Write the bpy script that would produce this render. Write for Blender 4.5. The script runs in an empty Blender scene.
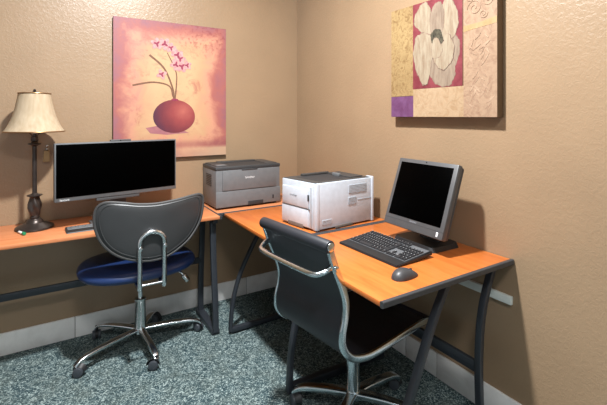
import bpy, bmesh, math, random
from mathutils import Vector, Matrix
random.seed(7)
SC = bpy.context.scene
COL = SC.collection
PI = math.pi

# ------------------------------------------------------------------ helpers
def V(*a): return Vector(a)

def finish(bm, angle=38):
    bm.normal_update()
    lim = math.radians(angle)
    for f in bm.faces: f.smooth = True
    for e in bm.edges:
        if len(e.link_faces) == 2:
            e.smooth = e.calc_face_angle(0) < lim
        else:
            e.smooth = False

def obj(name, bm, mats, parent=None, loc=(0, 0, 0), rotz=0, angle=38, fix=True):
    if fix: bmesh.ops.recalc_face_normals(bm, faces=bm.faces[:])
    finish(bm, angle)
    me = bpy.data.meshes.new(name)
    bm.to_mesh(me); bm.free()
    if not isinstance(mats, (list, tuple)): mats = [mats]
    for m in mats: me.materials.append(m)
    o = bpy.data.objects.new(name, me)
    COL.objects.link(o)
    o.location = loc; o.rotation_euler = (0, 0, rotz)
    if parent: o.parent = parent
    return o

def tag(o, label=None, cat=None, group=None, kind=None):
    if label: o['label'] = label
    if cat: o['category'] = cat
    if group: o['group'] = group
    if kind: o['kind'] = kind
    return o

def thing(name, label, cat, loc=(0, 0, 0), rotz=0, group=None):
    o = bpy.data.objects.new(name, None)
    COL.objects.link(o)
    o.empty_display_size = .1
    o.location = loc; o.rotation_euler = (0, 0, rotz)
    return tag(o, label, cat, group)

def NB(): return bmesh.new()

def box(bm, lo, hi, bev=0.0, seg=2, M=None, mi=0):
    t = bmesh.new()
    r = bmesh.ops.create_cube(t, size=1)
    lo, hi = Vector(lo), Vector(hi)
    for v in t.verts:
        v.co = Vector(((lo[i] + hi[i]) / 2 + v.co[i] * (hi[i] - lo[i]) for i in range(3)))
    if bev > 0:
        bmesh.ops.bevel(t, geom=t.edges[:], offset=bev, segments=seg, affect='EDGES', profile=.5)
    merge(bm, t, M, mi)

def merge(bm, t, M=None, mi=0):
    vm = {}
    for v in t.verts:
        vm[v] = bm.verts.new(M @ v.co if M else v.co)
    for f in t.faces:
        try:
            nf = bm.faces.new([vm[v] for v in f.verts]); nf.material_index = mi
        except ValueError: pass
    t.free()

def sweep(bm, pts, prof, closed=False, up=None, scales=None, cap=True, mi=0):
    """sweep a closed 2-D profile [(a,b)] along pts"""
    pts = [Vector(p) for p in pts]; n = len(pts)
    rings = []; prev = None
    for i, p in enumerate(pts):
        if closed: t = pts[(i + 1) % n] - pts[i - 1]
        else: t = pts[min(i + 1, n - 1)] - pts[max(i - 1, 0)]
        t.normalize()
        if up is not None:
            a = Vector(up) - t * t.dot(Vector(up))
        elif prev is None:
            ref = Vector((0, 0, 1)) if abs(t.z) < .9 else Vector((1, 0, 0))
            a = ref - t * t.dot(ref)
        else:
            a = prev - t * t.dot(prev)
        a.normalize(); prev = a
        b = t.cross(a)
        s = scales[i] if scales else 1
        rings.append([bm.verts.new(p + (a * x + b * y) * s) for x, y in prof])
    m = len(prof)
    for i in range(n if closed else n - 1):
        A, B = rings[i], rings[(i + 1) % n]
        for k in range(m):
            f = bm.faces.new((A[k], A[(k + 1) % m], B[(k + 1) % m], B[k])); f.material_index = mi
    if not closed and cap:
        for r in (rings[0][::-1], rings[-1]):
            f = bm.faces.new(r); f.material_index = mi

def circ(r, n=12): return [(r * math.cos(2 * PI * k / n), r * math.sin(2 * PI * k / n)) for k in range(n)]

def rrect(w, h, r, n=4):
    out = []
    for cx, cy, a0 in ((w / 2 - r, h / 2 - r, 0), (-w / 2 + r, h / 2 - r, 90), (-w / 2 + r, -h / 2 + r, 180), (w / 2 - r, -h / 2 + r, 270)):
        for k in range(n + 1):
            a = math.radians(a0 + 90 * k / n)
            out.append((cx + r * math.cos(a), cy + r * math.sin(a)))
    return out

def tube(bm, pts, r, n=12, closed=False, scales=None, mi=0):
    sweep(bm, pts, circ(r, n), closed, scales=scales, mi=mi)

def spline(P, n=8, closed=False):
    P = [Vector(p) for p in P]; N = len(P); out = []
    for i in range(N if closed else N - 1):
        if closed: a, b, c, d = P[i - 1], P[i], P[(i + 1) % N], P[(i + 2) % N]
        else: a, b, c, d = P[max(i - 1, 0)], P[i], P[i + 1], P[min(i + 2, N - 1)]
        for k in range(n):
            t = k / n
            out.append(.5 * ((2 * b) + (c - a) * t + (2 * a - 5 * b + 4 * c - d) * t * t + (3 * b - 3 * c + d - a) * t ** 3))
    if not closed: out.append(P[-1])
    return out

def lathe(bm, prof, n=32, M=None, cap=True, mi=0, mod=None):
    rings = []
    for i, (r, z) in enumerate(prof):
        ring = []
        for k in range(n):
            a = 2 * PI * k / n
            rr = r * (mod(a, z) if mod else 1)
            p = Vector((rr * math.cos(a), rr * math.sin(a), z))
            ring.append(bm.verts.new(M @ p if M else p))
        rings.append(ring)
    for A, B in zip(rings, rings[1:]):
        for k in range(n):
            f = bm.faces.new((A[k], A[(k + 1) % n], B[(k + 1) % n], B[k])); f.material_index = mi
    if cap:
        for r in (rings[0][::-1], rings[-1]):
            f = bm.faces.new(r); f.material_index = mi

def axis_M(p, q):
    """matrix taking z axis 0..1 direction from p to q (no scale)"""
    p, q = Vector(p), Vector(q)
    return Matrix.Translation(p) @ (q - p).to_track_quat('Z', 'Y').to_matrix().to_4x4()

def rod(bm, p, q, r, n=16, bev=0.0, mi=0):
    L = (Vector(q) - Vector(p)).length
    b = min(bev, L * .45, r * .9)
    pr = [(r, 0), (r, L)] if b <= 0 else [(r - b, 0), (r - b * .3, b * .3), (r, b), (r, L - b), (r - b * .3, L - b * .3), (r - b, L)]
    lathe(bm, pr, n, axis_M(p, q), mi=mi)

def prism(bm, poly, f0, f1, mi=0):
    """poly: 2-D points; f0,f1 map a 2-D point to 3-D (two caps)"""
    A = [bm.verts.new(f0(*p)) for p in poly]; B = [bm.verts.new(f1(*p)) for p in poly]
    n = len(poly)
    for k in range(n):
        bm.faces.new((A[k], A[(k + 1) % n], B[(k + 1) % n], B[k])).material_index = mi
    bm.faces.new(A[::-1]).material_index = mi; bm.faces.new(B).material_index = mi

def text_bm(s, size, M, depth=.0006, spacing=1.0):
    cu = bpy.data.curves.new('writing', 'FONT')
    cu.body = s; cu.size = size; cu.align_x = 'CENTER'; cu.align_y = 'CENTER'; cu.extrude = depth / 2; cu.space_character = spacing
    to = bpy.data.objects.new('writing', cu); COL.objects.link(to)
    bpy.context.view_layer.update()
    me = bpy.data.meshes.new_from_object(to.evaluated_get(bpy.context.evaluated_depsgraph_get()))
    bpy.data.objects.remove(to); bpy.data.curves.remove(cu)
    bm = NB(); bm.from_mesh(me); bpy.data.meshes.remove(me)
    bm.transform(M)
    return bm

def frame_M(origin, ux, uy):
    """matrix with local x -> ux, y -> uy, z -> ux x uy"""
    ux, uy = Vector(ux).normalized(), Vector(uy).normalized(); uz = ux.cross(uy)
    M = Matrix((ux, uy, uz)).transposed().to_4x4(); M.translation = Vector(origin)
    return M

# ---------------------------------------------------------------- materials
def lin(c):
    return tuple((x / 255 / 12.92 if x / 255 <= .04045 else ((x / 255 + .055) / 1.055) ** 2.4) for x in c)

class NT:
    def __init__(s, name, rough=.5, metal=0, spec=.5):
        s.m = bpy.data.materials.new(name); s.m.use_nodes = True
        s.t = s.m.node_tree; s.b = s.t.nodes['Principled BSDF']
        s.b.inputs['Roughness'].default_value = rough
        s.b.inputs['Metallic'].default_value = metal
        s.b.inputs['Specular IOR Level'].default_value = spec
    def n(s, ty, **kw):
        nd = s.t.nodes.new(ty)
        for k, v in kw.items():
            if hasattr(nd, k) and not k[0].isupper(): setattr(nd, k, v)
            else: nd.inputs[k.replace('_', ' ')].default_value = v
        return nd
    def l(s, a, b): s.t.links.new(a, b)
    def coord(s, scale=(1, 1, 1), rot=(0, 0, 0), kind='Object'):
        tc = s.n('ShaderNodeTexCoord'); mp = s.n('ShaderNodeMapping')
        mp.inputs['Scale'].default_value = scale; mp.inputs['Rotation'].default_value = rot
        s.l(tc.outputs[kind], mp.inputs['Vector']); return mp.outputs['Vector']
    def noise(s, vec, scale, detail=3, rough=.5, dist=0):
        nd = s.n('ShaderNodeTexNoise'); nd.inputs['Scale'].default_value = scale
        nd.inputs['Detail'].default_value = detail; nd.inputs['Roughness'].default_value = rough; nd.inputs['Distortion'].default_value = dist
        s.l(vec, nd.inputs['Vector']); return nd.outputs['Fac']
    def ramp(s, fac, stops, interp='LINEAR'):
        r = s.n('ShaderNodeValToRGB'); r.color_ramp.interpolation = interp
        e = r.color_ramp.elements
        while len(e) > 1: e.remove(e[-1])
        e[0].position = stops[0][0]; e[0].color = (*stops[0][1], 1)
        for p, c in stops[1:]:
            x = e.new(p); x.color = (*c, 1)
        s.l(fac, r.inputs['Fac']); return r.outputs['Color']
    def mix(s, fac, a, b, mode='MIX'):
        m = s.n('ShaderNodeMix', data_type='RGBA', blend_type=mode)
        for sock, v in ((m.inputs[0], fac), (m.inputs[6], a), (m.inputs[7], b)):
            if hasattr(v, 'node'): s.l(v, sock)
            else: sock.default_value = v if not isinstance(v, tuple) else (*v, 1)[:4]
        return m.outputs[2]
    def base(s, c):
        if hasattr(c, 'node'): s.l(c, s.b.inputs['Base Color'])
        else: s.b.inputs['Base Color'].default_value = (*c, 1)
    def bump(s, h, strength=.3, dist=.01):
        b = s.n('ShaderNodeBump'); b.inputs['Strength'].default_value = strength; b.inputs['Distance'].default_value = dist
        s.l(h, b.inputs['Height']); s.l(b.outputs['Normal'], s.b.inputs['Normal'])

def plain(name, rgb, rough=.5, metal=0, spec=.5, var=.06, scale=30):
    t = NT(name, rough, metal, spec)
    c = lin(rgb); f = t.noise(t.coord(), scale, 2)
    t.base(t.ramp(f, [(.3, tuple(x * (1 - var) for x in c)), (.7, tuple(min(1, x * (1 + var)) for x in c))]))
    return t.m

def wall_mat(name, rgb):
    t = NT(name, .36, 0, .5)
    v = t.coord()
    c = lin(rgb)
    f = t.noise(v, 3, 3)
    t.base(t.ramp(f, [(.3, tuple(x * .95 for x in c)), (.7, tuple(x * 1.04 for x in c))]))
    n1 = t.noise(v, 54, 3, .6, .7)
    p = t.ramp(n1, [(.46, (0, 0, 0)), (.58, (1, 1, 1))])
    n2 = t.noise(v, 110, 3, .6)
    mx = t.mix(.25, p, n2)
    t.bump(mx, .17, .0035)
    return t.m

def wood_mat(name, rgb, axis):
    t = NT(name, .33, 0, .45)
    sc = (1.2, 14, 14) if axis == 'x' else (14, 1.2, 14)
    v = t.coord(sc)
    f = t.noise(v, 2.2, 5, .6, .6)
    g = t.noise(t.coord(tuple(x * 4 for x in sc)), 3, 2)
    c = lin(rgb)
    col = t.ramp(f, [(.25, tuple(x * k for x, k in zip(c, (.80, .70, .62)))), (.5, c), (.75, tuple(min(1, x * k) for x, k in zip(c, (1.08, 1.16, 1.25))))])
    t.base(t.mix(t.ramp(g, [(.55, (0, 0, 0)), (.75, (.35, .35, .35))]), col, tuple(x * .7 for x in c)))
    return t.m

def carpet_mat():
    t = NT('carpet', .95, 0, .1)
    v = t.coord()
    w = t.n('ShaderNodeTexNoise'); w.inputs['Scale'].default_value = 55; w.inputs['Detail'].default_value = 1
    t.l(v, w.inputs['Vector'])
    vv = t.mix(.035, v, w.outputs['Color'])
    vo = t.n('ShaderNodeTexVoronoi', feature='DISTANCE_TO_EDGE'); vo.inputs['Scale'].default_value = 62
    t.l(vv, vo.inputs['Vector'])
    n = t.noise(v, 66, 2, .5, 1.8)
    n2 = t.noise(v, 9, 2)
    a = t.ramp(n, [(.38, lin((38, 54, 60))), (.46, lin((66, 88, 92))), (.53, lin((130, 147, 146))), (.66, lin((174, 190, 187)))])
    b = t.mix(t.ramp(vo.outputs['Distance'], [(.02, (1, 1, 1)), (.12, (0, 0, 0))]), a, lin((52, 70, 76)))
    t.base(t.mix(t.ramp(n2, [(.35, (0, 0, 0)), (.7, (.35, .35, .35))]), b, lin((98, 106, 98))))
    t.bump(n, .6, .01)
    return t.m

def tile_mat():
    t = NT('baseboard_tile', .32, 0, .4)
    f = t.noise(t.coord((3, 3, 3)), 2, 4, .6, .5)
    t.base(t.ramp(f, [(.25, lin((214, 211, 207))), (.55, lin((236, 234, 231))), (.8, lin((246, 244, 241)))]))
    return t.m

M = {}
M['wall'] = wall_mat('tan_textured_wall', (152, 127, 100))
M['wall2'] = plain('pale_grey_wall', (198, 203, 208), .8)
M['ceil'] = plain('white_ceiling', (228, 224, 216), .8)
M['carpet'] = carpet_mat()
M['tile'] = tile_mat()
M['grout'] = plain('grout', (120, 114, 108), .8)
M['woodA'] = wood_mat('cherry_laminate_along_the_wall', (200, 126, 82), 'x')
M['woodB'] = wood_mat('cherry_laminate', (190, 106, 48), 'y')
M['trim'] = plain('dark_grey_edge_band', (55, 57, 60), .42)
M['steel'] = plain('charcoal_powder_coat', (50, 54, 60), .38, .2)
M['chrome'] = plain('chrome', (226, 230, 233), .2, 1.0, .5, .02)
M['satin'] = plain('satin_chrome', (204, 216, 222), .2, 1.0, .5, .02)
M['alu'] = plain('polished_aluminium', (200, 203, 203), .2, 1.0, .5, .03)
M['blackplastic'] = plain('black_plastic', (27, 28, 30), .5)
M['casterrim'] = plain('dark_grey_wheel', (62, 66, 72), .4)
M['keys'] = plain('key_plastic', (38, 39, 42), .5)
M['keygap'] = plain('keyboard_tray_plastic', (92, 94, 97), .5)
M['legend'] = plain('key_legend', (200, 200, 200), .6)
M['screen'] = plain('switched_off_screen', (1, 1, 1), .4, 0, .01)
M['bezel'] = plain('grey_bezel', (92, 94, 96), .45)
M['bezel2'] = plain('dark_grey_bezel', (76, 76, 77), .42)
M['aio_back'] = plain('dark_computer_case', (58, 59, 61), .42)
M['white'] = plain('white_printer_plastic', (186, 194, 203), .45)
M['grille'] = plain('pale_grey_grille', (162, 169, 176), .6)
M['greyp'] = plain('grey_printer_plastic', (104, 106, 108), .45)
M['greyp_dark'] = plain('dark_grey_printer_plastic', (54, 56, 58), .45)
M['slot'] = plain('dark_slot', (44, 44, 46), .6)
M['brownslot'] = plain('brown_grey_slot', (104, 96, 90), .6)
M['topdark'] = plain('charcoal_printer_top', (60, 58, 57), .5)
M['label_ink'] = plain('grey_ink', (128, 130, 136), .6)
M['label_white'] = plain('white_ink', (225, 227, 228), .5)
M['vinyl'] = plain('black_vinyl', (50, 51, 52), .40, 0, .5, .08, 12)
M['piping'] = plain('grey_vinyl_edge', (62, 62, 62), .55)
M['navy'] = plain('navy_vinyl', (28, 48, 90), .35, 0, .5, .06, 14)
M['blackleather'] = plain('black_leather', (35, 38, 44), .5, 0, .5, .06, 20)
M['bronze'] = plain('dark_bronze', (68, 60, 56), .34, .6, .5, .2, 24)
M['bronze_hi'] = plain('antique_brass', (150, 116, 80), .35, .8)
M['pen_white'] = plain('white_pen_barrel', (240, 240, 240), .3)
M['pen_green'] = plain('green_pen_cap', (30, 130, 88), .35)
M['raceway'] = plain('white_plastic_raceway', (214, 218, 212), .4)
M['canvas_side'] = plain('canvas_wrapped_edge', (98, 74, 48), .7)
M['canvas_sideA'] = plain('canvas_edge_dark', (96, 62, 46), .7)

def shade_mat():
    t = NT('cream_lamp_shade', .75, 0, .2)
    v = t.coord((1, 1, .15))
    f = t.noise(v, 60, 2)
    t.base(t.ramp(f, [(.3, lin((190, 172, 144))), (.7, lin((210, 195, 169)))]))
    t.b.inputs['Subsurface Weight'].default_value = 0
    tr = t.n('ShaderNodeBsdfTranslucent'); tr.inputs['Color'].default_value = (*lin((225, 200, 160)), 1)
    mx = t.n('ShaderNodeMixShader'); mx.inputs[0].default_value = .35
    out = [n for n in t.t.nodes if n.type == 'OUTPUT_MATERIAL'][0]
    t.l(t.b.outputs[0], mx.inputs[1]); t.l(tr.outputs[0], mx.inputs[2]); t.l(mx.outputs[0], out.inputs['Surface'])
    return t.m
M['shade'] = shade_mat()

# art paint -------------------------------------------------------------
def sep(t, vec):
    s = t.n('ShaderNodeSeparateXYZ'); t.l(vec, s.inputs[0]); return s.outputs
def mrange(t, val, a, b, c=0, d=1):
    m = t.n('ShaderNodeMapRange'); m.inputs['From Min'].default_value = a; m.inputs['From Max'].default_value = b
    m.inputs['To Min'].default_value = c; m.inputs['To Max'].default_value = d; t.l(val, m.inputs['Value']); return m.outputs[0]
def mth(t, op, a, b=None):
    m = t.n('ShaderNodeMath', operation=op)
    for i, v in enumerate((a, b)):
        if v is None: continue
        if hasattr(v, 'node'): t.l(v, m.inputs[i])
        else: m.inputs[i].default_value = v
    return m.outputs[0]

def orchid_ground():
    # object coordinates: x -.38..+.38, z -.46..+.46
    t = NT('peach_wash_paint', .5, 0, .35)
    v = t.coord(); s = sep(t, v)
    ax = mth(t, 'ABSOLUTE', s[0]); az = mth(t, 'ABSOLUTE', s[2])
    edge = mth(t, 'MAXIMUM', mrange(t, ax, .12, .40), mrange(t, az, .24, .48))
    n = t.noise(v, 5, 5, .65, .6)
    n2 = t.noise(v, 9, 5, .7, .6)
    n3 = t.noise(v, 42, 3, .6)
    f = mth(t, 'ADD', mth(t, 'MULTIPLY', edge, .58), mth(t, 'MULTIPLY', n, .62))
    col = t.ramp(f, [(.28, lin((190, 156, 118))), (.46, lin((186, 145, 110))), (.58, lin((192, 138, 112))), (.74, lin((158, 94, 86))), (.9, lin((136, 88, 96)))])
    col = t.mix(t.ramp(n2, [(.54, (0, 0, 0)), (.68, (.65, .65, .65))]), col, lin((160, 92, 80)))
    ur = mth(t, 'MULTIPLY', mrange(t, s[2], .22, .34), mrange(t, n3, .5, .62))
    ur = mth(t, 'MULTIPLY', ur, mrange(t, s[0], -.05, .12))
    col = t.mix(mth(t, 'MULTIPLY', ur, .55), col, lin((130, 62, 62)))
    ml = mth(t, 'MULTIPLY', mrange(t, s[0], -.1, -.36), mrange(t, n, .35, .65))
    col = t.mix(mth(t, 'MULTIPLY', ml, .5), col, lin((146, 98, 106)))
    foot = mth(t, 'MULTIPLY', mrange(t, s[2], -.385, -.41), mrange(t, s[0], -.3, .3))
    col = t.mix(mth(t, 'MULTIPLY', foot, .65), col, lin((192, 166, 132)))
    band = mth(t, 'MULTIPLY', mrange(t, s[2], -.34, -.37), mrange(t, s[2], -.41, -.385))
    col = t.mix(mth(t, 'MULTIPLY', band, .5), col, lin((128, 74, 76)))
    t.base(col)
    return t.m
def vase_paint():
    t = NT('plum_vase_paint', .45, 0, .35)
    v = t.coord(); s = sep(t, v)
    dx = mth(t, 'SUBTRACT', s[0], .06); dz = mth(t, 'SUBTRACT', s[2], .035)
    r = mth(t, 'SQRT', mth(t, 'ADD', mth(t, 'POWER', dx, 2), mth(t, 'POWER', dz, 2)))
    n = t.noise(v, 22, 4)
    f = mth(t, 'ADD', r, mth(t, 'MULTIPLY', mth(t, 'SUBTRACT', n, .5), .05))
    t.base(t.ramp(f, [(.0, lin((168, 92, 82))), (.07, lin((140, 64, 64))), (.14, lin((108, 48, 56))), (.21, lin((74, 42, 60)))]))
    return t.m
def petal_paint(name, c0, c1, scale):
    t = NT(name, .5, 0, .3)
    f = t.noise(t.coord(), scale, 4, .6, .5)
    t.base(t.ramp(f, [(.3, lin(c0)), (.7, lin(c1))]))
    return t.m
def relief_paint(name, c0, c1, scale, kind='noise', rot=0.0):
    t = NT(name, .5, 0, .3)
    v = t.coord((1, 1, 1), (rot, 0, 0))
    n = t.noise(v, scale, 4, .6, 1.5)
    f = t.noise(v, 4, 3)
    w = t.n('ShaderNodeTexWave', wave_type='BANDS', bands_direction='Z'); w.inputs['Scale'].default_value = scale * .45
    w.inputs['Distortion'].default_value = 6; w.inputs['Detail'].default_value = 2
    t.l(v, w.inputs['Vector'])
    h = n if kind == 'noise' else w.outputs['Fac']
    g = t.ramp(h, [(.32, lin(c0)), (.55, lin(c1))])
    t.base(t.mix(.35, g, t.ramp(f, [(.3, lin(c0)), (.7, lin(c1))])))
    t.bump(h, .4, .004)
    return t.m
M['orchid_ground'] = orchid_ground()
M['vase'] = vase_paint()
M['petal_pink'] = petal_paint('pink_orchid_petal', (196, 156, 150), (176, 118, 120), 60)
M['petal_core'] = petal_paint('maroon_orchid_heart', (118, 37, 59), (148, 67, 87), 60)
M['stem'] = petal_paint('olive_stem_paint', (101, 67, 50), (123, 91, 71), 40)
M['vase_shadow'] = petal_paint('mauve_brush_paint', (143, 91, 101), (166, 111, 109), 20)
M['gold_panel'] = relief_paint('cream_gold_panel', (112, 84, 52), (156, 132, 92), 34)
M['pink_panel'] = relief_paint('beige_leaf_panel', (132, 104, 84), (160, 134, 110), 22)
M['peach_panel'] = relief_paint('pale_peach_panel', (146, 118, 88), (166, 142, 114), 24)
M['red_panel'] = petal_paint('wine_red_panel', (103, 40, 48), (127, 61, 66), 16)
M['purple_panel'] = petal_paint('purple_panel', (88, 50, 82), (112, 76, 112), 12)
_ = petal_paint('purple_panel', (71, 49, 90), (92, 75, 119), 12)
M['leaf_relief'] = petal_paint('leaf_stroke', (134, 106, 86), (170, 144, 120), 30)
M['band_gold'] = petal_paint('gold_band', (155, 125, 86), (164, 141, 107), 20)
def bloom(name, c0, c1):
    t = NT(name, .5, 0, .3)
    f = t.noise(t.coord((1, 26, 5)), 2.4, 4, .6, .5)
    t.base(t.ramp(f, [(.32, lin(c0)), (.6, lin(c1))]))
    return t.m
M['blossom'] = bloom('cream_blossom_paint', (130, 111, 91), (150, 137, 117))
M['blossom2'] = bloom('shaded_cream_blossom_paint', (115, 97, 83), (137, 121, 104))
M['blossom_edge'] = bloom('petal_outline_paint', (107, 84, 74), (128, 106, 92))
M['blossom_core'] = petal_paint('grey_green_stamen_paint', (40, 38, 32), (92, 86, 70), 70)

# ------------------------------------------------------------------ setting
CZ = 2.90
XW, YS = -4.2, -5.4
def struct(name, bm, m, **k):
    return tag(obj(name, bm, m, **k), kind='structure')
b = NB(); box(b, (XW, YS, -.12), (.12, .12, 0)); struct('floor', b, M['carpet'])
b = NB(); box(b, (XW, 0, 0), (.12, .12, CZ)); struct('wall_north', b, M['wall'])
b = NB(); box(b, (0, YS, 0), (.12, 0, CZ)); struct('wall_east', b, M['wall'])
b = NB(); box(b, (XW - .12, YS, 0), (XW, .12, CZ)); struct('wall_west', b, M['wall2'])
b = NB(); box(b, (XW, YS - .12, 0), (.12, YS, CZ)); struct('wall_south', b, M['wall2'])
b = NB(); box(b, (XW - .12, YS - .12, CZ), (.12, .12, CZ + .12)); struct('ceiling', b, M['ceil'])

def baseboard(name, axis, lo, hi, seams, h=.128, t=.012):
    bm = NB(); edges = [lo] + sorted(s for s in seams if lo < s < hi) + [hi]
    for a, c in zip(edges, edges[1:]):
        if axis == 'x': box(bm, (a + .0018, -t, 0), (c - .0018, 0, h), .0025)
        else: box(bm, (-t, a + .0018, 0), (0, c - .0018, h), .0025)
    if axis == 'x': box(bm, (lo, -t + .004, 0), (hi, -.0005, h - .003), mi=1)
    else: box(bm, (-t + .004, lo, 0), (-.0005, hi, h - .003), mi=1)
    struct(name, bm, [M['tile'], M['grout']])
baseboard('baseboard_north', 'x', XW, -.012, [-1.601 - 1.144 * k for k in range(3)] + [-.457])
baseboard('baseboard_east', 'y', YS, 0, [-1.222, -1.44, -.08, -2.01, -2.58, -3.15, -3.72, -.65])

# added window-like glowing pane behind the viewpoint, for fill and chrome reflections
t = bpy.data.materials.new('added_fill_glow'); t.use_nodes = True
nt = t.node_tree; nt.nodes.clear(); em = nt.nodes.new('ShaderNodeEmission'); om = nt.nodes.new('ShaderNodeOutputMaterial')
em.inputs[0].default_value = (.80, .92, 1, 1); em.inputs[1].default_value = 1.7; nt.links.new(em.outputs[0], om.inputs[0])
wn = NB(); box(wn, (-2.7, YS + .001, .85), (-.7, YS + .012, 2.1)); wn = struct('added_fill_pane', wn, t)
bm = NB()
for lo, hi in (((-2.76, YS, .79), (-2.70, YS + .04, 2.16)), ((-.70, YS, .79), (-.64, YS + .04, 2.16)), ((-2.70, YS, .79), (-.70, YS + .04, .85)), ((-2.70, YS, 2.10), (-.70, YS + .04, 2.16)), ((-1.72, YS, .85), (-1.68, YS + .03, 2.10))):
    box(bm, lo, hi, .004)
struct('fill_pane_frame', bm, M['ceil'], parent=wn)  # frame made up to go round the added fill pane

# wall-mounted raceway
b = NB(); box(b, (-.016, -1.845, .540), (0, -.62, .577), .002)
tag(obj('cable_raceway', b, M['raceway']), 'thin white plastic cable raceway fixed low on the right wall under the desk', 'cable raceway')

# ------------------------------------------------------------------ desks
ZT = .74
TH = .020
def tabletop(name, lo, hi, mat, parent, chamfer=None):
    bm = NB(); box(bm, (lo[0], lo[1], ZT - TH), (hi[0], hi[1], ZT), .003)
    return obj(name, bm, mat, parent)
def edge_band(p, q, parent, w=.012, over=.0005):
    bm = NB()
    sweep(bm, [p, q], rrect(TH + .003, w, .005), up=(0, 0, 1))
    return obj('edge_band', bm, M['trim'], parent)
def bar(pts, parent, name='leg', a=.042, c=.022, up=(0, 1, 0), n=8):
    bm = NB(); sweep(bm, spline(pts, n), rrect(a, c, .004, 2), up=up)
    return obj(name, bm, M['steel'], parent)
U = ZT - TH - .004
def frame_x(y, parent):
    """leg frame of the right-hand desk, in the plane y = const: bowed front and back legs, top rail, foot bar"""
    bar([(-.385, y, U), (-.47, y, .54), (-.60, y, .25), (-.690, y, .03)], parent, 'leg', .030, .026)
    bar([(-.045, y, U), (-.125, y, .55), (-.155, y, .33), (-.135, y, .03)], parent, 'leg', .030, .026)
    bar([(-.70, y, .022), (-.12, y, .022)], parent, 'foot_bar', .034, .034, n=1)
    bar([(-.42, y, U - .012), (-.04, y, U - .012)], parent, 'top_rail', .03, .026, n=1)

# desk along the left wall (its right end carries the grey printer)
dA = thing('desk', 'long cherry wood desk with grey legs along the left wall under the orchid painting', 'desk', (0, 0, 0))
tabletop('desktop', (-2.75, -.446, 0), (-.828, -.004, 0), M['woodA'], dA)
tabletop('corner_top', (-.816, -.368, 0), (-.004, -.004, 0), M['woodA'], dA)
edge_band((-.822, -.452, ZT - TH / 2), (-.822, -.004, ZT - TH / 2), dA)
edge_band((-.822, -.374, ZT - TH / 2), (-.004, -.374, ZT - TH / 2), dA)
for x in (-.852, -2.6):
    bar([(x, -.375, U), (x, -.392, .45), (x, -.425, .18), (x, -.434, .02)], dA, 'leg', .036, .026, up=(1, 0, 0))
    bar([(x, -.175, U), (x, -.150, .45), (x, -.13, .2), (x, -.128, .02)], dA, 'leg', .036, .026, up=(1, 0, 0))
    bar([(x, -.435, .018), (x, -.10, .018)], dA, 'foot_bar', .05, .03, up=(1, 0, 0), n=1)
    bar([(x, -.43, U - .012), (x, -.05, U - .012)], dA, 'top_rail', .03, .022, n=1, up=(1, 0, 0))
bm = NB(); box(bm, (-2.6, -.158, .362), (-.852, -.142, .402), .002); obj('stretcher', bm, M['steel'], dA)

# desk B1: between the corner and the white printer
dB1 = thing('desk', 'middle cherry wood desk section under the white printer on the right wall', 'desk', (0, 0, 0))
tabletop('desktop', (-.782, -1.056, 0), (-.004, -.396, 0), M['woodB'], dB1)
edge_band((-.782, -.388, ZT - TH / 2), (-.004, -.388, ZT - TH / 2), dB1)
edge_band((-.782, -1.071, ZT - TH / 2), (-.004, -1.071, ZT - TH / 2), dB1, .028)
bm = NB()
bar([(-.50, -.478, U), (-.585, -.478, .59), (-.70, -.478, .38), (-.755, -.478, .2), (-.772, -.478, .02)], dB1, 'leg', .026, .022)
bar([(-.045, -.478, U), (-.10, -.478, .55), (-.125, -.478, .33), (-.115, -.478, .02)], dB1, 'leg', .026, .022)
bar([(-.77, -.478, .026), (-.10, -.478, .026)], dB1, 'foot_bar', .03, .03, n=1)
bar([(-.52, -.478, U - .012), (-.04, -.478, U - .012)], dB1, 'top_rail', .03, .022, n=1)
bm.free()
bm = NB(); box(bm, (-.158, -1.065, .362), (-.142, -.47, .402), .002); obj('stretcher', bm, M['steel'], dB1)

# desk B2: near desk with the computer
dB2 = thing('desk', 'near cherry wood desk with grey end band holding the tilted computer', 'desk', (0, 0, 0))
tabletop('desktop', (-.770, -1.836, 0), (-.004, -1.096, 0), M['woodB'], dB2)
edge_band((-.770, -1.844, ZT - TH / 2), (-.004, -1.844, ZT - TH / 2), dB2, .018)
edge_band((-.770, -1.0905, ZT - TH / 2), (-.004, -1.0905, ZT - TH / 2), dB2, .010)
def frame_b2(y, foot=-.755):
    bar([(-.350, y, U), (-.448, y, .56), (-.588, y, .28), (foot, y, .02)], dB2, 'leg', .030, .026)
    bar([(-.050, y, U), (-.130, y, .53), (-.155, y, .31), (-.145, y, .02)], dB2, 'leg', .030, .026)
    bar([(foot, y, .022), (-.13, y, .022)], dB2, 'foot_bar', .034, .034, n=1)
    bar([(-.37, y, U - .012), (-.04, y, U - .012)], dB2, 'top_rail', .03, .026, n=1)
y = -1.155
bar([(-.52, y, U), (-.60, y, .60), (-.685, y, .40), (-.725, y, .2), (-.735, y, .02)], dB2, 'leg', .030, .026)
bar([(-.050, y, U), (-.130, y, .53), (-.155, y, .31), (-.145, y, .02)], dB2, 'leg', .030, .026)
bar([(-.72, y, .04), (-.13, y, .022)], dB2, 'foot_bar', .036, .036, n=1)
bar([(-.54, y, U - .012), (-.04, y, U - .012)], dB2, 'top_rail', .03, .026, n=1)
frame_b2(-1.785, -.72)
bm = NB(); box(bm, (-.158, -1.785, .255), (-.140, -1.155, .305), .002); obj('stretcher', bm, M['steel'], dB2)

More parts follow.
